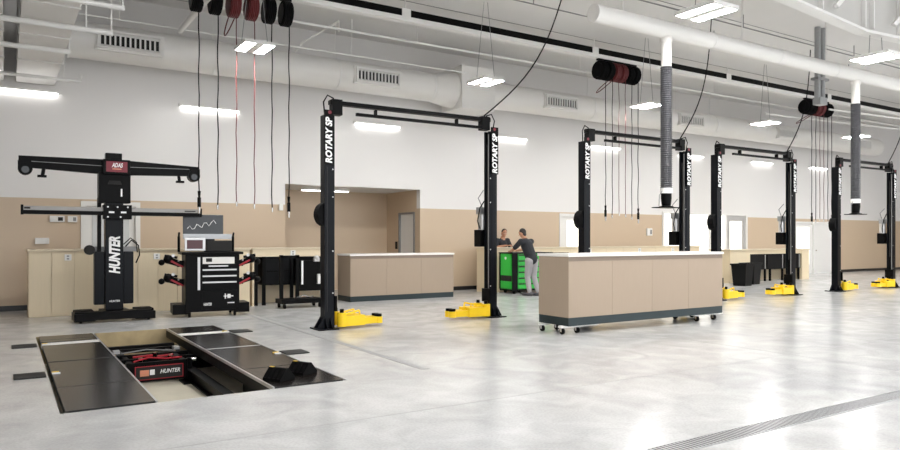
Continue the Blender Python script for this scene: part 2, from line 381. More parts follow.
# hose reels
def reel(x, kind, end, label, group):
    t = thing('hose_reel', label, 'hose reel', (x, RY, 6.08), 0, group)
    hm = {'red': 'red', 'black': 'rubber', 'grey': 'rubber'}[kind]
    for s in (-1, 1):
        MB().cyl((s*.09, 0, 0), (s*.105, 0, 0), .19 if kind != 'red' else .21, n=20).build('side_disc', 'black' if kind != 'red' else 'red', t, True)
    m = MB()
    for i in range(5):
        xx = -.07+i*.035
        for rr in (.2, .235): m.tube([(xx, rr*math.cos(a), rr*math.sin(a)) for a in [2*math.pi*k/16 for k in range(17)]], .022, 6)
    m.build('hose_coil', hm, t, True)
    MB().box(-.02, .02, -.03, .03, -.02, .3).box(-.11, .11, -.05, .05, .26, .3).build('bracket', 'black', t)
    z = end-6.08
    w = [(math.sin(k*1.7+x*9)*.008, -.2+math.cos(k*1.3+x*5)*.006, z+(-z-.1)*k/14) for k in range(15)]
    MB().tube(w, 0.009 if kind == 'red' else .011, 6).build('hanging_hose', hm, t, True)
    if kind == 'grey':
        m = MB(); m.cyl((w[0][0], w[0][1], z), (w[0][0], w[0][1], z-.12), .03, .02, n=10); m.cyl((w[0][0], w[0][1], z-.12), (w[0][0], w[0][1], z-.3), .034, n=10); m.build('dispenser_handle', 'black', t, True)
        MB().cyl((w[0][0], w[0][1], z-.3), (w[0][0], w[0][1], z-.42), .03, .02, n=10).build('nozzle', 'chrome', t, True)
    else:
        MB().cyl((w[0][0], w[0][1], z+.02), (w[0][0], w[0][1], z-.07), .022, .016, n=10).build('coupler', 'chrome', t, True)
    return t
kinds = [('grey', 2.4), ('black', 2.13), ('red', 2.2), ('red', 2.16), ('black', 2.1), ('grey', 2.35)]
SIDE = ('end reel towards the alignment bay', 'black reel second from the alignment end', 'dark red reel third from the alignment end', 'dark red reel fourth from the alignment end', 'black reel fifth from the alignment end', 'end reel away from the alignment bay')
desc = {'grey': '%s reel with dispenser handle, in the bank %s', 'red': '%s coiled hose reel in the bank %s', 'black': '%s hose reel with plain coupler, in the bank %s'}
for bank, (cx, where) in enumerate(((3.95, 'over the tower cart'), (14.25, 'behind the second lift'), (24.05, 'beside the fourth lift'))):
    for i, (k, e) in enumerate(kinds):
        sp = (.35, .25, .25)[bank]
        rl = reel(cx+(i-2.5)*sp, k, e, SIDE[i] + ', bank ' + where, 'hose reels on the overhead rail')
        if i == 2: red_reel = rl
    # slack loop of hose under the bank
    sn = [math.sin(math.pi*k/10) for k in range(11)]
    rx = red_reel.location.x
    loop = [(rx-.06+.012*k, RY+.12+.55*sn[k], 5.88-.3*sn[k]*(.6+.4*k/10)) for k in range(11)]
    MB().tube([Vector(p) - red_reel.location for p in loop], .012, 6).build('slack_loop', 'red', red_reel, True)

# exhaust extraction duct with two drops
EY = 8.0
t = thing('exhaust_duct', 'round white exhaust extraction duct over the lift fronts', 'duct', (0, EY, 5.03))
MB().cyl((7.75, 0, 0), (30, 0, 0), .14, n=24).build('duct_tube', 'duct', t, True)
for x in (10.6, 12.6, 14.6, 17.5): MB().cyl((x-.015, 0, 0), (x+.015, 0, 0), .147, n=24).build('flange', 'white', t, True)
for x in (8.4, 11.5, 14.3, 18): MB().cyl((x, 0, .14), (x, 0, ROOF-5.03), .01, n=6).build('hanger', 'white', t)
for x, lb in ((9.43, 'corrugated black exhaust hose hanging above the wheeled counter'), (15.45, 'corrugated black exhaust hose hanging before the fourth lift')):
    h = thing('exhaust_hose', lb, 'hose', (x, EY, 2.03), 0, 'exhaust hoses')
    MB().cyl((0, 0, 2.35), (0, 0, 2.8), .085, n=20).cyl((0, 0, 2.79), (0, 0, 2.88), .1, n=20).build('drop_pipe', 'duct', h, True)
    pr = []
    z = .32
    while z < 2.36: pr += [(.088, z), (.1, z+.018), (.088, z+.036)]; z += .0361
    MB().lathe(pr, n=16).build('flexible_hose', 'hose', h)
    MB().cyl((0, 0, .24), (0, 0, .33), .105, n=20).build('collar', 'white', h, True)
    MB().lathe([(.12, 0), (.12, .02), (.075, .03), (.09, .16), (.09, .25)], n=18).build('nozzle', 'black', h, True)
    MB().box(-.2, .2, -.14, .14, -.006, .008).build('nozzle_flap', 'black', h)
    MB().tube([(-.1, 0, .28), (-.17, 0, .2), (-.18, 0, .02)], .008, 6).build('damper_rod', 'grey', h)
# tapered roof beam
t = thing('roof_beam', 'deep grey steel roof beam with braces and white flange', 'beam', (0, 6.8, 0))
poly = [(9.0, 5.62), (13.35, 5.32), (18, 5.55), (18, ROOF), (9.0, ROOF)]
MB().prism(poly, 'y', -.02, .02).build('beam_web', mat('beam_grey', rgb(196, 194, 190), .5, noise=.03), t)
m = MB(); m.bar((9.0, 0, 5.62), (13.35, 0, 5.32), .22, .05); m.bar((13.35, 0, 5.32), (18, 0, 5.55), .22, .05); m.build('bottom_flange', 'white', t)
for x in (11.9, 13.3, 13.6, 14.6): MB().box(x-.015, x+.015, -.1, 0, 5.38+.06*abs(x-13.3), ROOF).build('stiffener', 'white', t)
for x in (12.2, 14.2): MB().bar((x, -.15, 5.55), (x+1.0, -.6, 6.8), .08, .08).build('brace', 'white', t)

# hanging luminaires
def luminaire(x, y, z, label):
    t = thing('hanging_luminaire', label, 'ceiling light', (x, y, z), 0, 'hanging twin panel lights')
    MB().box(-.29, .29, -.36, .36, 0, .06).build('housing', 'white', t)
    for q in (-.175, .175): MB().box(q-.09, q+.09, -.33, .33, -.0015, .01).build('led_panel', 'led', t)
    for q in (-.25, .25): MB().cyl((q, 0, .06), (q*.2, 0, ROOF-z), .006, n=6).build('cable', 'grey', t)
for i, w in enumerate(('over the console cart', 'in front of the duct plenum box', 'behind the second lift', 'over the waste bins', 'behind the fourth lift', 'beyond the fourth lift')):
    luminaire(3.95+i*5.3, 13.0, 5.07, 'twin panel light hanging ' + w)
for i, w in enumerate(('in front of the first lift', 'above the wheeled counter, beside an exhaust hose', 'between the roof beam and the second exhaust hose', 'in front of the fourth lift', 'past the fourth lift front', 'by the far end wall')):
    luminaire(3.95+i*4.95, 6.8, 4.9, 'twin panel light hanging ' + w)
for i in range(6):  # extra row out of view, added to brighten the room
    luminaire(4.3+i*5.3, 1.6, 5.1, 'added twin panel light, out of view over the trench drain, to brighten the room')
for x, w in ((.3, 'beside the overhead ducts'), (4.15, 'above the console cart'), (8.6, 'above the alcove'), (13.1, 'above the green tool chest'), (17.2, 'above the glazed white door'), (21.6, 'above the office glazing'), (26.0, 'past the office glazing'), (30.1, 'above the pale double doors')):
    t = thing('strip_light', 'slim strip light high on the wall ' + w, 'wall light', (x, WY-.002, 4.58), 0, 'strip lights along the wall')
    MB().box(-.72, .72, -.07, 0, .02, .09).build('housing', 'white', t)
    MB().cyl((-.66, -.05, .02), (.66, -.05, .02), .028, n=12).build('diffuser', 'led2', t, True)
t = thing('strip_light', 'strip light on the alcove ceiling', 'ceiling light', (7.5, 18.2, ah), 0)
MB().box(-.7, .7, -.06, .06, -.06, -.001).build('housing', 'white', t); MB().cyl((-.68, 0, -.06), (.68, 0, -.06), .028, n=12).build('diffuser', 'led2', t, True)

# ================================================================ LIFTS
def column(root, x, s):
    # s = +1: left column (opening looks to +x), -1: right column
    c = MB()
    c.box(-.1*s, .02*s, -.09, .09, .02, 3.56); c.box(.02*s, .08*s, -.082, -.04, .02, 3.56); c.box(.02*s, .08*s, .04, .082, .02, 3.56)
    co_ = c.build('column', 'navy', root, loc=(x, 0, 0))
    MB().box(min(-.24*s, .11*s), max(-.24*s, .11*s), -.21, .21, 0, .02).build('base_plate', 'navy', co_)
    for yy in (-.075, .075): MB().prism([(-.101*s, .021), (-.22*s, .021), (-.101*s, .22)], 'y', yy-.01, yy+.01).build('gusset', 'navy', co_)
    for xx in (-.085*s, 0): MB().prism([(-.091, .021), (-.2, .021), (-.091, .2)], 'x', xx-.008, xx+.008).build('gusset', 'navy', co_)
    MB().box(-.112*s, .05*s, -.12, -.092, 2.74, 3.64, .006).build('sign_panel', 'black', co_)
    text('lettering', 'ROTARY SP', .155, 'ink', co_, front(-.032*s, -.122, 3.13, R(90)), .04, .15, .94)
    MB().cyl((-.02*s, -.12, 3.6), (-.02*s, -.125, 3.6), .03, n=14).build('emblem', 'maroon', co_)
    m = MB(); m.box(.021*s, .07*s, -.039, .039, .25, .95); m.box(.081*s, .11*s, -.12, .12, .3, .55); m.build('carriage', 'black', co_)
    MB().box(.08*s, .086*s, -.075, -.055, .56, 3.5).build('guide_strip', 'grey', co_)
    MB().cyl((.05*s, 0, .95), (.05*s, 0, 3.3), .022, n=10).build('cylinder_ram', 'dark', co_, True)
    MB().tube([(-.06*s, 0, 3.56), (-.09*s, -.02, 3.78), (-.02*s, -.02, 3.9), (.1*s, 0, 3.86)], .012, 6).build('hydraulic_line', 'rubber', co_, True)
    for zz in (.6, 1.3, 2.2, 2.66): MB().cyl((.05*s, -.082, zz), (.05*s, -.089, zz), .012, n=6).build('bolt', 'silver', co_)
    MB().box(-.06*s, -.052*s, -.094, -.09, .3, 2.7).build('front_rib', 'satin', co_)
    return co_
def arms(root, x, s):
    for sg in (-1, 1):
        ar = MB()
        L1 = Vector((math.cos(R(16))*s, sg*math.sin(R(16))*-0.2, 0)); o0 = Vector((.19*s, sg*.13, .13)); e1 = o0 + L1*.42; e2 = o0 + L1*.74 + Vector((0, -sg*.03, 0))
        ar.bar(o0, e1, .14, .17); ar.cyl(o0+Vector((0, 0, -.09)), o0+Vector((0, 0, .14)), .08, n=14)
        a = ar.build('arm', 'yellow', root, loc=(x, 0, 0))
        MB().bar(e1-L1*.1-Vector((0, 0, .02)), e2-Vector((0, 0, .02)), 1e-1, .11).cyl(e2+Vector((0, 0, -.08)), e2+Vector((0, 0, .03)), .075, n=14).build('arm_extension', 'yellow', a)
        MB().cyl(e2+Vector((0, 0, .03)), e2+Vector((0, 0, .075)), .062, n=14).build('lift_pad', 'rubber', a, True)
        MB().bar(o0+Vector((.02*s, 0, .1)), o0+L1*.34+Vector((0, 0, .16)), .02, .03).bar(o0+L1*.34+Vector((0, 0, .16)), o0+L1*.36+Vector((0, 0, .05)), .02, .02).build('arm_brace', 'yellow', a)
        MB().cyl(o0+Vector((0, 0, .14)), o0+Vector((0, 0, .2)), .035, n=12).build('restraint_gear', 'black', a, True)
def lift(x0, x1, y, label):
    t = thing('two_post_lift', label, 'car lift', ((x0+x1)/2, y, 0), 0, 'two post lifts')
    h = (x1-x0)/2
    cl = column(t, -h, 1); cr = column(t, h, -1)
    arms(t, -h, 1); arms(t, h, -1)
    m = MB(); m.box(-h+.02, h-.02, -.05, .05, 3.75, 3.82); m.build('overhead_beam', 'black', t)
    for s in (-1, 1): MB().box(s*(h-.14)-.09, s*(h-.14)+.09, -.07, .07, 3.58, 3.84).build('beam_bracket', 'black', t)
    MB().box(-h+.45, h-.2, -.16, -.11, 3.58, 3.63).build('shutoff_bar', 'black', t)
    MB().box(h-.3, h-.2, -.18, -.08, 3.56, 3.66).build('limit_switch', 'black', t)
    for q in (-.5, .5): MB().box(q*h-.012, q*h+.012, -.14, -.05, 3.6, 3.72).build('bar_hanger', 'black', t)
    # rubber guard on the left column
    MB().prism([(.0, 1.72)]+[(-.11*math.sin(math.pi*k/10)**.6, 1.72+.38*k/10) for k in range(1, 10)]+[(.0, 2.1)], 'y', -.09, .09).build('cable_guard', 'rubber', t, loc=(-h-.101, .03, 0))
    # power unit behind the right column
    pu = MB().box(-.12, .12, .16, .38, 1.35, 1.68, .015).build('oil_tank', 'black', t, loc=(h-.02, -.04, 0))
    MB().cyl((0, .27, 1.68), (0, .27, 1.98), .085, n=18).build('motor', 'silver', pu, True)
    MB().box(-.1, .1, .2, .34, 1.98, 2.12, .01).build('control_box', 'galv', pu)
    MB().tube([(-.09, .22, 1.7), (-.16, .2, 1.85), (-.12, .18, 2.1), (0, .15, 2.28), (.06, .1, 2.4)], .012, 6).build('hydraulic_hose', 'rubber', pu, True)
    MB().tube([(.02, .3, 2.12), (-.06, .32, 2.3), (-.02, .2, 2.45)], .01, 6).build('wire', 'grey', pu, True)
    return t
LY = 10.95
LX = [(4.56, 7.89), (10.36, 13.53), (14.73, 17.84), (20.12, 23.2)]
lift(*LX[0], LY, 'black two post lift with yellow arms beside the alignment pit')
lift(*LX[1], LY, 'black two post lift rising behind the wheeled taupe counter')
lift(*LX[2], LY, 'black two post lift with yellow arms before the waste bins')
lift(*LX[3], LY, 'black two post lift farthest from the alignment pit')
ends = [(9.9, 11.0), (14.6, 11.0), (19.4, 11.3), (24.6, 11.0)]
for (x0, x1), (ex, ey), w in zip(LX, ends, ('next to the alignment pit', 'behind the wheeled counter', 'in front of the waste bins', 'nearest the far end wall')):
    a = Vector((x1-.14, LY, 3.86)); b = Vector((ex, ey, ROOF))
    pts = []
    for k in range(15):
        u = k/14; p = a.lerp(b, u); p.z -= .5*math.sin(math.pi*u)*.5; p.x += .25*math.sin(math.pi*u); pts.append(p)
    tag(MB().tube(pts, .014, 6).build('power_cable', 'rubber', None, True), 'black power cable from roof to the lift ' + w, 'cable')

# ================================================================ ALIGNMENT RACK
def runway(x0, x1, label, side):
    t = thing('alignment_runway', label, 'runway', (x0, py0, 0), 0, 'alignment runways'); w = x1-x0
    segs = [(.02, 1.14), (1.16, 2.84), (2.88, 4.42), (4.78, 5.02), (5.04, 5.5)]
    for a_, b_ in segs: MB().box(0, w, a_, b_, -.05, .012, .004).build('deck_plate', 'satin', t)
    MB().box(0, w, 4.5, 4.72, -.05, .008).build('slip_plate', 'white', t)
    MB().box(0, w, 2.842, 2.878, -.05, .014).build('trim_strip', 'silver' if side > 0 else 'dark', t)
    e = w if side < 0 else 0
    MB().box(e-.012, e+.004, .02, 5.5, -.135, -.02).build('edge_beam', 'black', t); MB().box(e-.012, e+.008, .02, 5.5, -.02, .013).build('edge_strip', 'silver', t)
    MB().box(.03, w-.03, .05, 5.5, -.14, -.051).build('frame', 'black', t)
    for yy in (1.2, 4.2): MB().box(.1, w-.1, yy-.25, yy+.25, pz, -.14).build('support_block', 'black', t)
    for yy in (2.05, 4.55):
        xx = -.21 if side < 0 else w+.2
        MB().box(xx-.15, xx+.15, yy-.16, yy+.16, .0, .014).build('lock_plate', 'dark', t)
        q = .02 if side < 0 else w-.06
        MB().box(q-.02, q+.06, yy-.07, yy-.01, .013, .022).build('label_tag', 'ink', t)
        MB().box(q-.02, q+.05, yy+.01, yy+.05, .013, .024).build('lock_tab', 'yellow', t)
    return t
runway(.44, 1.18, 'dark steel runway of the alignment rack, without wheel chocks', -1)
runway(2.28, 3.03, 'dark steel runway of the alignment rack carrying two wheel chocks', 1)
for cx, cy, rz, lb in ((2.45, 7.22, R(30), 'black triangular wheel chock at the inner edge of the runway'), (2.78, 7.42, R(28), 'black triangular wheel chock at the middle of the runway')):
    t = thing('wheel_chock', lb, 'wheel chock', (cx, cy, .014), rz)
    MB().prism([(-.115, 0), (.115, 0), (.115, .025), (.02, .125), (-.02, .125), (-.115, .025)], 'y', -.12, .12).build('wedge', 'rubber', t)
    for k in range(4): MB().bar((-.113, -.09+k*.06, .03), (-.03, -.09+k*.06, .118), .03, .012).build('tread_rib', 'black', t)
    MB().box(-.015, .015, .07, .12, .125, .129).build('sticker', 'yellow', t)
# rolling jack in the pit
t = thing('rolling_jack', 'black rolling bridge jack with a red bordered front panel in the pit', 'jack', (1.73, 9.9, pz))
fp = MB().box(-.36, .36, -.02, .02, .04, .3).build('front_panel', 'black', t)
MB().box(-.3, .3, -.024, -.02, .07, .25).build('red_border', 'red2', fp)
MB().box(-.29, .29, -.027, -.024, .08, .24).build('panel_face', 'dark', fp)
text('lettering', 'HUNTER', .075, 'ink', fp, front(.13, -.029, .165), .02, .3, .85)
MB().box(-.24, -.13, -.03, -.027, .12, .2).build('label', 'orange', fp); MB().box(-.12, -.06, -.03, -.027, .13, .2).build('label', 'ink', fp)
for s in (-1, 1):
    MB().box(s*.38-.025, s*.38+.025, -.05, .05, 0, .31).build('corner_post', 'black', t)
    MB().box(s*.34-.08, s*.34+.08, -.25, .06, 0, .02).build('foot', 'black', t)
    MB().box(s*.33-.03, s*.33+.03, .05, 1.3, .22, .28).build('side_rail', 'black', t)
for yy in (.35, .75, 1.3): MB().box(-.52, .52, yy-.025, yy+.025, .24, .3).build('cross_rail', 'black', t)
for yy in (.3, .62): MB().bar((-.3, yy, .1), (.3, yy, .28), .05, .04).build('scissor_arm', 'black', t)
MB().bar((-.25, .5, .3), (.0, .5, .31), .04, .02).build('handle', 'red2', t); MB().bar((.05, .42, .3), (.25, .42, .31), .04, .02).build('handle', 'red2', t)
for q in ((-.2, .2), (.18, .25), (.05, .6)): MB().cyl((q[0], q[1], .24), (q[0], q[1], .33), .03, n=10).build('fitting', 'chrome', t, True)
MB().box(-.2, .2, .3, .7, .03, .2).build('air_cylinder', 'dark', t)
for s_ in (-1, 1):
    MB().bar((s_*.46, .1, .05), (s_*.46, 1.2, .27), .03, .05).build('scissor_arm', 'black', t); MB().bar((s_*.46, 1.2, .05), (s_*.46, .1, .27), .03, .05).build('scissor_arm', 'black', t)
    for yy in (.1, .65, 1.2): MB().cyl((s_*.43, yy, .27 if yy != .65 else .16), (s_*.49, yy, .27 if yy != .65 else .16), .025, n=10).build('pivot_pin', 'chrome', t, True)
    MB().box(s_*.4-.04, s_*.4+.04, .9, 1.05, .3, .34).build('lift_pad', 'silver', t)
MB().tube([(-.3, .1, .3), (-.1, .18, .33), (.1, .12, .31), (.32, .2, .3)], .012, 6).build('air_hose', 'red2', t, True)
MB().tube([(-.35, .9, .3), (0, 1.0, .32), (.35, .85, .3)], .01, 6).build('air_hose', 'grey', t, True)
for x, lb in ((1.28, 'black guide beam in the pit beside the bare runway'), (2.14, 'black guide beam in the pit beside the runway with chocks')):
    t = thing('pit_beam', lb, 'beam', (x, 7.1, pz))
    MB().box(-.06, .06, 0, 5.2, 0, .02).build('bottom_flange', 'black', t); MB().box(-.06, .06, 0, 5.2, .15, .17).build('top_flange', 'black', t); MB().box(-.01, .01, 0, 5.2, .02, .15).build('web', 'black', t)
t = thing('pit_crossmember', 'black cross frame across the pit behind the jack', 'frame', (1.73, 11.55, pz))
MB().box(-.5, .5, -.04, .04, .2, .3).build('cross_rail', 'black', t)
for s in (-1, 1): MB().box(s*.42-.04, s*.42+.04, -.04, .04, 0, .2).build('leg', 'black', t)
MB().cyl((-.5, -.08, .24), (.5, -.08, .24), .02, n=10).build('hydraulic_line', 'chrome', t, True)

# ================================================================ ALIGNMENT TOWER
t = thing('alignment_tower', 'tall black camera tower with crossbars standing behind the pit', 'alignment tower', (1.7, 14.25, 0))
b_ = MB(); b_.prism([(-.66, -.32), (-.28, -.36), (.28, -.36), (.62, -.32), (.62, -.1), (.25, -.12), (.22, .3), (-.22, .3), (-.25, -.12), (-.66, -.1)], 'z', .05, .2); b_.build('base', 'black', t)
for s in (-.5, .5): MB().box(s-.17, s+.17, -.34, .25, .03, .17, .01).build('foot', 'black', t); MB().box(s-.15, s+.15, -.25, .2, .17, .21).build('foot_pad', 'rubber', t)
for s in (-.56, .56):
    for yy in (-.25, .18): MB().cyl((s-.02, yy, .035), (s+.02, yy, .035), .035, n=12).build('caster', 'rubber', t, True)
ms = MB().box(-.15, .15, -.12, .12, .2, 2.35, .012).build('mast', 'navy', t)
text('lettering', 'HUNTER', .24, 'ink', ms, front(0.01, -.122, 1.2, R(90)), .045, .25, .72)
text('lettering', 'HUNTER', .05, 'ink', ms, front(0, -.122, .36), .02, .2, .9)
for s in (-1, 1): MB().box(s*.155, s*.33, -.08, .08, .3, 1.27, .02).build('side_cabinet', 'navy', t)
MB().box(-.42, .42, .05, .16, 1.27, 1.36).build('cabinet_shelf', 'grey', t)
MB().tube([(.2, 0, 1.36), (.3, -.03, 1.48), (.42, -.03, 1.38), (.44, -.02, 1.2), (.38, 0, 1.05)], .012, 6).build('cable', 'rubber', t, True)
MB().tube([(.16, -.05, 1.4), (.28, -.06, 1.52), (.38, -.05, 1.44), (.4, -.04, 1.25)], .01, 6).build('cable', 'rubber', t, True)
MB().cyl((-.4, -.06, 1.3), (-.4, .04, 1.3), .09, n=16).build('wheel', 'dark', t, True)
MB().box(-.27, -.21, -.04, .06, 1.25, 2.25).build('guide_rail', 'black', t)
cg = MB().box(-.2, .27, -.3, -.121, 1.86, 2.12, .008).build('carriage', 'black', t)
for q in ((-.13, 2.08), (.03, 2.08), (.2, 2.08), (-.13, 1.9), (.08, 1.9)): MB().cyl((q[0], -.3, q[1]), (q[0], -.31, q[1]), .015, n=10).build('bolt', 'silver', cg)
for q in (-.07, .13): MB().box(q-.045, q+.045, -.307, -.3, 1.97, 2.0).build('badge', 'silver', cg)
MB().box(-.26, .27, -.15, .14, 2.16, 2.72, .015).build('head_cover', 'black', t)
MB().prism([(-.12, 2.5), (.12, 2.5), (.09, 2.57), (-.09, 2.57)], 'y', -.165, -.15).build('cover_louvre', 'dark', t)
MB().box(.1, .125, -.172, -.15, 2.28, 2.42).build('white_tab', 'ink', t)
hd = MB().box(-.2, .25, -.24, .02, 2.68, 2.95, .012).build('sign_box', 'black', t)
MB().box(-.15, .2, -.246, -.24, 2.72, 2.91).build('sign_face', 'maroon', hd)
text('lettering', 'ADAS', .11, 'ink', hd, front(.03, -.249, 2.84), .02, .25, .62)
MB().box(-.05, .1, -.249, -.246, 2.765, 2.785).build('sign_rule', 'orange', hd)
MB().box(-.15, .12, -.18, 0, 2.95, 3.07, .01).build('top_cap', 'black', t)
for s, L in ((-1, 1.5), (1, 1.5)):
    a = MB(); 
    a.prism([(s*.2, 2.95), (s*.2, 2.68), (s*(L-.1), 2.74), (s*L, 2.78), (s*L, 2.94)] if s < 0 else [(s*.2, 2.95), (s*.2, 2.68), (s*(L-.1), 2.72), (s*L, 2.75), (s*L, 2.9)], 'y', -.13, -.05)
    am = a.build('camera_arm', 'black', t)
    MB().bar((s*.2, -.135, 2.83), (s*(L-.1), -.135, 2.85), .008, .008).build('trim_strip', 'grey', am)
    MB().cyl((s*(L-.1), -.16, 2.72), (s*(L-.1), 0, 2.72), .11, n=18).box(s*L-.09*s-.1, s*L-.09*s+.1, -.14, -.02, 2.7, 2.86).build('camera_head', 'black', am, True)
    MB().cyl((s*(L-.1), -.165, 2.7), (s*(L-.1), -.16, 2.7), .06, n=16).build('lens', 'screen', am)
    MB().cyl((s*(L-.38), -.09, 2.75), (s*(L-.36), -.09, 2.62), .03, n=10).box(s*(L-.35)-.07, s*(L-.35)+.07, -.14, -.04, 2.58, 2.62).build('bracket', 'black', am)
cb = MB().box(-1.45, 1.5, -.26, -.19, 2.0, 2.07).build('target_bar', 'barsilver', t)
MB().box(-1.45, 1.5, -.25, -.19, 1.93, 2.0).build('bar_underside', 'black', cb)
for x in (-1.45, 1.5): MB().box(x-.02, x+.02, -.27, -.18, 1.92, 2.09).build('end_cap', 'black', cb)
MB().box(-1.42, -1.33, -.263, -.26, 2.02, 2.05).build('label', 'dark', cb); MB().box(1.2, 1.4, -.263, -.26, 2.02, 2.04).build('label', 'dark', cb)

# ================================================================ CONSOLE CART
t = thing('console_cart', 'black alignment console cart with drawers, screen and clamp holders', 'tool cart', (3.43, 14.2, 0), R(-6))
MB().box(-.5, .5, -.34, .34, .1, 1.2, .012).build('cabinet', 'black', t)
MB().box(-.57, .57, -.38, .38, 1.2, 1.25, .01).build('worktop', 'black', t)
for x0, x1 in ((-.72, -.4), (.4, .7)): MB().box(x0, x1, -.3, .25, .06, .25, .01).build('base_wing', 'black', t)
for xx in (-.42, .42):
    for yy in (-.28, .28): MB().cyl((xx-.02, yy, .05), (xx+.02, yy, .05), .05, n=14).build('caster', 'rubber', t, True)
MB().box(-.28, -.235, -.365, -.34, .52, 1.15).build('door_handle', 'silver', t)
for z0, z1 in ((.95, 1.17), (.83, .93), (.71, .81), (.52, .69), (.14, .5)):
    dr = MB().box(-.2, .46, -.352, -.34, z0, z1, .003).build('drawer', 'black', t)
    if z0 < .9 and z0 > .2: MB().box(-.19, .44, -.372, -.352, z1-.04, z1-.012).build('handle', 'silver', dr)
pr = MB().box(-.19, .4, -.38, -.352, 1.02, 1.15, .006).build('printer', 'white', t); MB().box(-.13, -.02, -.385, -.38, 1.06, 1.13).build('printer_slot', 'dark', pr)
MB().box(-.08, .28, -.375, -.352, .965, .99).build('paper_tray', 'silver', t)
text('lettering', 'HUNTER', .075, 'ink', t, front(-.1, -.353, .24), .02, .25, .5)
MB().box(.2, .38, -.355, -.352, .38, .4).box(.22, .24, -.355, -.352, .34, .44).box(.27, .33, -.355, -.352, .35, .43).build('emblem', 'ink', t)
MB().box(.27, .4, -.355, -.352, .25, .27).build('badge', 'ink', t)
mn = MB().box(-.5, .26, .1, .14, 1.6, 1.98, .008).build('monitor', 'screen', t); mn.rotation_euler = (0, 0, 0)
MB().box(-.1, .1, .14, .2, 1.25, 1.8).build('monitor_stand', 'black', t)
m = MB().tube([(-.42+.045*k, .098, 1.7+.05*math.sin(k*1.9)+.012*k) for k in range(13)], .006, 5).build('screen_graphic', 'ink', mn)
MB().box(-.5, .42, .05, .12, 1.5, 1.6).build('keyboard_shelf', 'galv', t)
tb = MB().box(-.5, -.12, -.22, -.18, 1.27, 1.52, .01, mx=Matrix.Translation((0, 0, 0))).build('tablet', 'silver', t)
MB().box(-.46, -.17, -.225, -.22, 1.31, 1.48).build('tablet_screen', mat('tablet_red', rgb(80, 40, 44), .2, noise=.2), tb)
MB().box(-.08, .4, -.1, .1, 1.25, 1.47, .02).build('printer_body', 'dark', t)
for xx in (-.58, .44): MB().cyl((xx, .05, 1.25), (xx, .05, 1.55), .025, n=8).cyl((xx, .05, 1.55), (xx, -.02, 1.62), .02, n=8).build('side_post', 'black', t)
for s in (-1, 1):
    for z in (.62, .98):
        c = MB().box(s*.5, s*.62, -.06, .06, z-.02, z+.1).bar((s*.6, 0, z+.05), (s*.82, -.05, z+.12), .09, .12).ball((s*.78, -.06, z+.13), .09).bar((s*.62, -.1, z+.16), (s*.85, -.1, z+.2), .04, .05).ball((s*.9, -.08, z+.07), .06).build('wheel_clamp', 'black', t)
        MB().bar((s*.52, -.1, z-.02), (s*.74, -.12, z+.1), .035, .035).build('clamp_handle', 'red2', c)
        MB().cyl((s*.7, -.12, z+.2), (s*.7, -.16, z+.2), .03, n=10).ball((s*.6, -.12, z+.1), .02, n=1).build('clamp_knob', 'silver', c)

# ================================================================ COUNTERS ALONG THE WALL
def outlet(parent, x, y, z):
    o = MB().box(x-.06, x+.06, y-.012, y, z-.06, z+.06, .004).build('outlet_box', 'white', parent)
    MB().box(x-.02, x+.02, y-.016, y-.012, z+.012, z+.04).box(x-.02, x+.02, y-.016, y-.012, z-.04, z-.012).build('socket', 'grey', o)
t = thing('wall_counter', 'pale maple panelled counter behind the alignment tower', 'counter', (.38, 15.5, 0))
L = 4.22
MB().box(.0, L, .02, .8, .0, 1.26).build('carcass', 'wood', t)
n = 11
for i in range(n): MB().box(i*L/n+.004, (i+1)*L/n-.004, 0, .019, .01, 1.255, .003).build('front_panel', 'wood', t)
MB().box(-.02, L+.02, -.03, .85, 1.26, 1.3, .004).build('worktop', 'woodtop', t)
outlet(t, .66, 0, 1.14); outlet(t, 2.28, 0, 1.14)
# open bench
t = thing('open_bench', 'maple workbench with black drawers and open knee space', 'workbench', (4.64, 15.5, 0))
L = 1.9
MB().box(0, L, -.02, .8, 1.26, 1.3, .004).build('worktop', 'woodtop', t)
MB().box(.02, L, 0, .03, 1.1, 1.26).build('apron', 'wood', t); outlet(t, .95, 0, 1.18)
MB().box(.02, .06, .02, .8, 0, 1.26).build('side_panel', 'wood', t); MB().box(.02, L, .74, .78, 0, 1.26).build('back_panel', 'wood', t)
dk = MB().box(.3, .95, .1, .7, .45, 1.08).build('drawer_unit', 'black', t)
for z in (.47, .78): MB().box(.32, .93, .09, .1, z, z+.28, .003).build('drawer', 'bin', dk)
MB().box(1.05, 1.85, .12, .7, .42, 1.08).build('black_cupboard', 'black', t)
for x in (.12, .3, .95, 1.86): MB().box(x-.035, x+.035, .06, .12, 0, 1.1).build('leg', 'black', t)
t = thing('frame_trolley', 'black tubular trolley with a low base by the maple bench', 'trolley', (5.45, 14.75, 0))
MB().box(-.45, .5, -.22, .22, .1, .2, .01).build('base', 'black', t); 
for s in (-.38, -.02): MB().box(s-.035, s+.035, .0, .06, .15, 1.15).build('post', 'black', t)
MB().box(-.4, .02, 0, .05, 1.08, 1.14).build('crossbar', 'black', t)
MB().box(.06, .1, -.02, .0, .5, 1.02).build('white_strip', 'ink', t)
MB().box(.05, .55, .06, .1, .35, 1.02).build('panel', 'black', t)
MB().box(.44, .5, -.03, .04, .5, .72, .01).build('bottle_holder', 'white', t); MB().ball((.42, 0, 1.08), .06).box(.36, .48, -.03, .06, 1.0, 1.08).build('gauge', 'silver', t, True)
for xx in (-.38, .42):
    for yy in (-.18, .18): MB().cyl((xx-.02, yy, .05), (xx+.02, yy, .05), .05, n=14).build('caster', 'rubber', t, True)
MB().tube([(-.1, -.15, .22), (.05, -.2, .28), (.2, -.15, .22), (.3, -.1, .24)], .015, 6).build('chain', 'chrome', t, True)

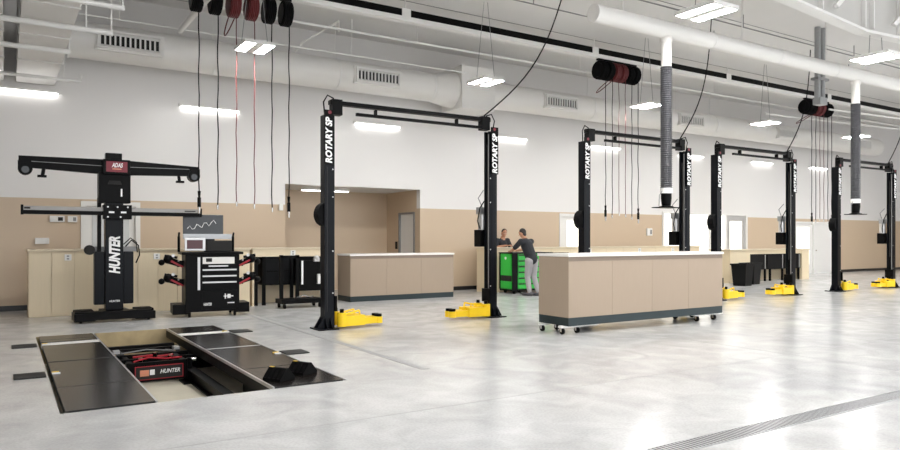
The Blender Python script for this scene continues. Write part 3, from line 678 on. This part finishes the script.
def taupe_counter(t, L, D, H, npan, z0=0):
    MB().box(.01, L-.01, .015, D, z0+.13, z0+H-.09).build('carcass', 'taupe', t)
    for i in range(npan): MB().box(i*L/npan+.002, (i+1)*L/npan-.002, 0, .014, z0+.131, z0+H-.12, .002).build('front_panel', 'taupe', t)
    MB().box(-.004, .012, .004, D, z0+.131, z0+H-.045).build('end_panel', 'taupe', t); MB().box(L-.012, L+.004, .004, D, z0+.131, z0+H-.045).build('end_panel', 'taupe', t)
    MB().box(0, L, .0, .02, z0+H-.118, z0+H-.045).build('edge_band', 'taupe2', t)
    MB().box(-.02, L+.02, -.02, D+.02, z0+H-.044, z0+H, .006).build('countertop', 'counter', t)
    MB().box(0, L, .004, D, z0, z0+.13).build('toe_base', 'teal', t)
t = thing('reception_counter', 'fixed taupe counter with dark teal base before the alcove', 'counter', (6.92, 15.25, 0))
taupe_counter(t, 2.9, .75, 1.14, 3)
t = thing('wheeled_counter', 'large taupe counter with dark teal base on casters', 'counter', (7.42, 8.2, 0))
taupe_counter(t, 3.78, .72, 1.13, 4, .135)
MB().box(.0, .5, .55, .7, 1.266, 1.275).build('dark_mat', 'dark', t)
for x0 in (.12, 3.3):
    for yy in (.12, .6): MB().box(x0-.2, x0+.6, yy-.04, yy+.04, .105, .134).build('skid', 'white', t)
for xx in (-.03, .28, 3.2, 3.68):
    for yy in (.12, .6):
        c = MB().cyl((xx-.016, yy, .052), (xx+.016, yy, .052), .052, n=16).build('caster', 'rubber', t, True)
        MB().box(xx-.03, xx-.02, yy-.02, yy+.02, .04, .106).box(xx+.02, xx+.03, yy-.02, yy+.02, .04, .106).box(xx-.04, xx+.04, yy-.03, yy+.03, .098, .106).build('fork', 'chrome', c)
# long counter behind
t = thing('wall_counter', 'long pale maple counter behind the green tool chest', 'counter', (11.4, 15.85, 0))
L = 9.0
MB().box(0, L, .02, .62, 0, 1.22).build('carcass', 'wood', t)
for i in range(12): MB().box(i*.75+.004, (i+1)*.75-.004, 0, .019, .01, 1.215, .003).build('front_panel', 'wood', t)
MB().box(-.02, L+.02, -.03, .64, 1.22, 1.26, .004).build('worktop', 'woodtop', t)
for x in (3.8, 6.0, 7.6): outlet(t, x, 0, 1.14)
# right bench
t = thing('storage_bench', 'pale maple bench with black hung cupboards near the waste bins', 'workbench', (20.7, 14.85, 0))
L = 4.7
MB().box(-.02, L+.02, -.03, .85, 1.1, 1.14, .004).build('worktop', 'woodtop', t)
MB().box(0, 1.1, 0, .8, 0, 1.1).build('end_cabinet', 'wood', t); MB().box(L-.45, L, 0, .8, 0, 1.1).build('end_cabinet', 'wood', t)
MB().box(1.1, L-.45, .02, .05, .97, 1.1).build('apron', 'wood', t); MB().box(1.1, L-.45, .74, .8, 0, 1.1).build('back_panel', 'wood', t)
for x0 in (1.12, 2.17, 3.22):
    c = MB().box(x0, x0+1.02, .06, .7, .42, .97).build('black_cupboard', 'black', t)
    MB().box(x0+.02, x0+.98, .05, .06, .44, .95, .003).build('door', 'bin', c); MB().box(x0+.9, x0+.93, .035, .05, .45, .94).build('handle', 'silver', c)
for x in (1.14, 2.15, 2.45, 3.2, 4.22): MB().box(x-.03, x+.03, .1, .16, 0, .45).build('leg', 'black', t)
# bins
def bin_(x, y, label):
    t = thing('waste_bin', label, 'bin', (x, y, 0), R(8))
    m = MB(); a = [(-.21, -.2), (.21, -.2), (.21, .2), (-.21, .2)]; vs = []
    for z, s in ((0, 1), (.68, 1.25), (.68, 1.17), (.03, .93)):
        vs.append([m.bm.verts.new((p[0]*s, p[1]*s, z)) for p in a])
    for A, B in zip(vs, vs[1:]):
        for k in range(4): m.bm.faces.new((A[k], A[(k+1) % 4], B[(k+1) % 4], B[k]))
    m.bm.faces.new(vs[0]); m.bm.faces.new(vs[-1]); m.build('body', 'bin', t)
    MB().box(-.29, .29, -.275, -.235, .66, .71, .008).box(-.29, .29, .235, .275, .66, .71, .008).box(-.29, -.245, -.24, .24, .66, .71, .008).box(.245, .29, -.24, .24, .66, .71, .008).build('rim', 'bin', t)
bin_(20.0, 13.9, 'black open waste bin in front of the other bin'); bin_(20.95, 14.25, 'black open waste bin behind the other, beside the storage bench')

# green tool chest
t = thing('tool_chest', 'bright green tool chest with drawers and side locker on wheels', 'tool chest', (11.68, 15.15, 0))
MB().box(0, 1.4, .02, .6, .12, 1.1, .01).build('cabinet', 'green', t)
MB().box(-.02, 1.42, -.02, .62, 1.1, 1.13).build('top', 'dark', t)
MB().box(-.012, 0, .55, .6, .12, 1.1).build('edge_post', 'black', t)
lk = MB().box(-.015, 0, .05, .53, .5, 1.08, .004).build('locker_door', 'green2', t)
MB().cyl((-.015, .3, .97), (-.025, .3, .97), .04, n=14).build('lock', 'ink', lk)
MB().box(-.008, 0, .05, .53, .34, .49).build('open_bay', 'dark', t); MB().box(-.015, 0, .05, .53, .14, .33, .004).build('locker_door', 'green2', t)
MB().box(-.012, .16, -.006, .02, .12, 1.1).build('corner_post', 'bin', t)
for k in range(6):
    z = .14+k*.158; dr = MB().box(.18, 1.38, -.012, .02, z, z+.145, .004).build('drawer', 'green2', t)
    MB().box(.2, 1.36, -.024, -.012, z+.11, z+.138).build('handle', 'dark', dr)
MB().box(0, 1.4, .03, .6, .07, .12).build('plinth', 'black', t)
for xx in (.12, .6, 1.25):
    for yy in (.1, .5): MB().cyl((xx-.02, yy, .05), (xx+.02, yy, .05), .05, n=12).build('caster', 'rubber', t, True)

# wall fittings
def fitting(name, x, z, w, h, label, cat, m='white', extra=None):
    t = thing(name, label, cat, (x, WY, z)); b = MB().box(-w/2, w/2, -.06, -.001, -h/2, h/2, .008).build('housing', m, t)
    if extra: MB().box(w*.05, w*.38, -.066, -.06, -h*.3, h*.3).build('face', extra, t)
    return t
fitting('wall_controller', .95, 1.93, .28, .13, 'white wall control box nearer the room corner, level with its twin', 'controller', extra='dark')
fitting('wall_controller', 1.24, 1.93, .18, .13, 'smaller white wall control box with display, close to the door frame', 'controller', extra='grey')
fitting('wall_sensor', .67, 1.46, .26, .13, 'plain white box low on the wall above the counter end', 'wall box')
fitting('alarm_horn', 19.35, 1.75, .26, .26, 'white alarm unit on the tan wall beside the office glazing', 'alarm', extra='grey')
fitting('wall_switch', 6.0-.12, 2.3, .1, .16, 'small white bracket at the alcove corner', 'wall box')

# ================================================================ PEOPLE
def remesh(o, vox=.009, it=6):
    r = o.modifiers.new('remesh', 'REMESH'); r.mode = 'VOXEL'; r.voxel_size = vox; r.use_smooth_shade = True
    s = o.modifiers.new('smooth', 'SMOOTH'); s.factor = .5; s.iterations = it
def hand(m, wrist, fwd, side, up):
    wrist, fwd, side, up = map(Vector, (wrist, fwd, side, up))
    for k in range(4): m.cap(wrist, wrist+fwd*.09+side*(.03-.02*k), .02, .014)
    for k, ln in enumerate((.055, .068, .062, .048)):
        b = wrist+fwd*.09+side*(.033-.022*k); c = b+fwd*ln*.55-up*.006; e = c+fwd*ln*.4-up*.025
        m.cap(b, c, .0105, .0095); m.cap(c, e, .0095, .008)
    b = wrist+fwd*.025+side*.03; c = b+fwd*.03+side*.03-up*.005; m.cap(b, c, .014, .011); m.cap(c, c+fwd*.035+side*.005-up*.008, .011, .009)
def person(label, loc, rz, J, trousers):
    t = thing('person', label, 'person', loc, rz)
    J = {k: Vector(v) for k, v in J.items()}
    b = MB(); fw = J['face'].normalized(); up = (J['crown']-J['neck']).normalized(); rt = fw.cross(up).normalized(); hc = J['head']
    rm = Matrix((rt, fw, up)).transposed().to_4x4()
    b.ball(hc+up*.02, .1, (.78, .98, 1.12), 3, rm); b.ball(hc-up*.055+fw*.018, .07, (.86, .95, 1.0), 3, rm)
    b.cap(hc+fw*.093+up*.01, hc+fw*.116-up*.022, .009, .015)                        # nose
    for s in (-1, 1):
        b.ball(hc+rt*s*.08-up*.01, .03, (.35, .7, 1.1), 2, rm)                      # ears
        b.ball(hc+rt*s*.032+fw*.085+up*.012, .013, n=2)
    b.cap(hc+fw*.09-up*.055-rt*.02, hc+fw*.09-up*.055+rt*.02, .009, .009)           # lips
    b.cap(J['neck'], hc-up*.06, .055, .05)
    b.cap(J['pelvis'], J['chest'], .13, .14, 3); b.cap(J['chest'], J['neck'], .13, .07)
    for s in 'lr':
        b.cap(J['chest']+Vector((0, 0, .05)), J['sh'+s], .09, .065); b.cap(J['sh'+s], J['el'+s], .055, .042); b.cap(J['el'+s], J['wr'+s], .042, .028)
        f_ = (J['wr'+s]-J['el'+s]).normalized(); f_.z *= .3; f_.normalize(); u_ = Vector((0, 0, 1)); sd = f_.cross(u_)*(-1 if s == 'r' else 1)
        hand(b, J['wr'+s], f_, sd.normalized(), u_)
        b.cap(J['pelvis'], J['hip'+s], .11, .09); b.cap(J['hip'+s], J['kn'+s], .085, .058); b.cap(J['kn'+s], J['an'+s], .056, .04)
        b.cap(J['an'+s], J['toe'+s], .04, .032)
    body = b.build('body', 'skin', t, True); remesh(body, .008, 4)
    sh = MB(); sh.ball(J['pelvis']+Vector((0, 0, .03)), .155, (1.15, .95, .7), 3); sh.cap(J['pelvis'], J['chest'], .15, .165, 3); sh.cap(J['chest'], J['neck']-(J['neck']-J['chest'])*.25, .155, .085)
    for s in 'lr':
        sh.cap(J['chest']+Vector((0, 0, .05)), J['sh'+s], .11, .085); sh.cap(J['sh'+s], J['sh'+s].lerp(J['el'+s], .8), .076, .066)
    o = sh.build('shirt', 'shirt', t, True); remesh(o, .011, 6)
    tr = MB()
    for s in 'lr':
        tr.cap(J['pelvis'], J['hip'+s], .135, .115, 3); tr.cap(J['hip'+s], J['kn'+s], .112, .08); tr.cap(J['kn'+s], J['an'+s]+Vector((0, 0, .03)), .08, .066)
    o = tr.build('trousers', trousers, t, True); remesh(o, .011, 6)
    for s in 'lr':
        d = (J['toe'+s]-J['an'+s]); d.z = 0; d.normalize(); a = J['an'+s].copy(); a.z = J['toe'+s].z
        k = MB(); k.cap(a-d*.06+Vector((0, 0, .018)), J['toe'+s]+d*.05+Vector((0, 0, .012)), .054, .046); k.cap(J['an'+s]-Vector((0, 0, .03)), a+d*.05, .05, .045); o = k.build('shoe', 'shoe', t, True); remesh(o, .01, 4)
    h = MB(); h.ball(hc+up*.045-fw*.02, .106, (.8, .92, .92), 3, rm)
    h.ball(hc-fw*.055-up*.02, .075, (.9, .6, 1.0), 3, rm); o = h.build('hair', 'hair', t, True); remesh(o, .01, 3)
    for s in (-1, 1):
        MB().ball(hc+rt*s*.032+fw*.094+up*.012, .0085, n=2).build('eye', 'ink', t, True)
        MB().bar(hc+rt*s*.016+fw*.095+up*.034, hc+rt*s*.05+fw*.085+up*.032, .01, .009).build('eyebrow', 'hair', t)
    return t, hc, fw, up, rt
# local frame: faces +y
J2 = dict(pelvis=(0, -.08, .96), chest=(0, .1, 1.33), neck=(0, .19, 1.52), head=(-.0, .26, 1.65), crown=(-.0, .29, 1.79), face=(-.25, .9, -.25),
          shl=(-.2, .13, 1.43), shr=(.2, .13, 1.43), ell=(-.26, .34, 1.23), elr=(.24, .36, 1.23), wrl=(-.14, .57, 1.175), wrr=(.08, .58, 1.175),
          hipl=(-.1, -.08, .92), hipr=(.1, -.08, .92), knl=(-.1, -.02, .5), knr=(.06, -.1, .5), anl=(-.13, -.12, .09), anr=(-.0, -.3, .1),
          toel=(-.16, .04, .035), toer=(-.02, -.15, .035))
person('person in black shirt and grey trousers leaning on the green tool chest', (11.82, 14.6, 0), R(8), J2, 'jeans')
J1 = dict(pelvis=(0, -.0, .96), chest=(0, .1, 1.34), neck=(0, .16, 1.54), head=(0, .22, 1.67), crown=(0, .25, 1.81), face=(.35, .9, -.2),
          shl=(-.2, .12, 1.45), shr=(.2, .12, 1.45), ell=(-.28, .22, 1.2), elr=(.3, .26, 1.26), wrl=(-.1, .42, 1.31), wrr=(.1, .44, 1.31),
          hipl=(-.1, 0, .92), hipr=(.1, 0, .92), knl=(-.12, .03, .5), knr=(.12, .03, .5), anl=(-.13, -.03, .09), anr=(.13, -.03, .09),
          toel=(-.14, .13, .035), toer=(.14, .13, .035))
person('person in black shirt resting on the counter behind the green tool chest', (12.5, 16.85, 0), R(180), J1, 'shirt')
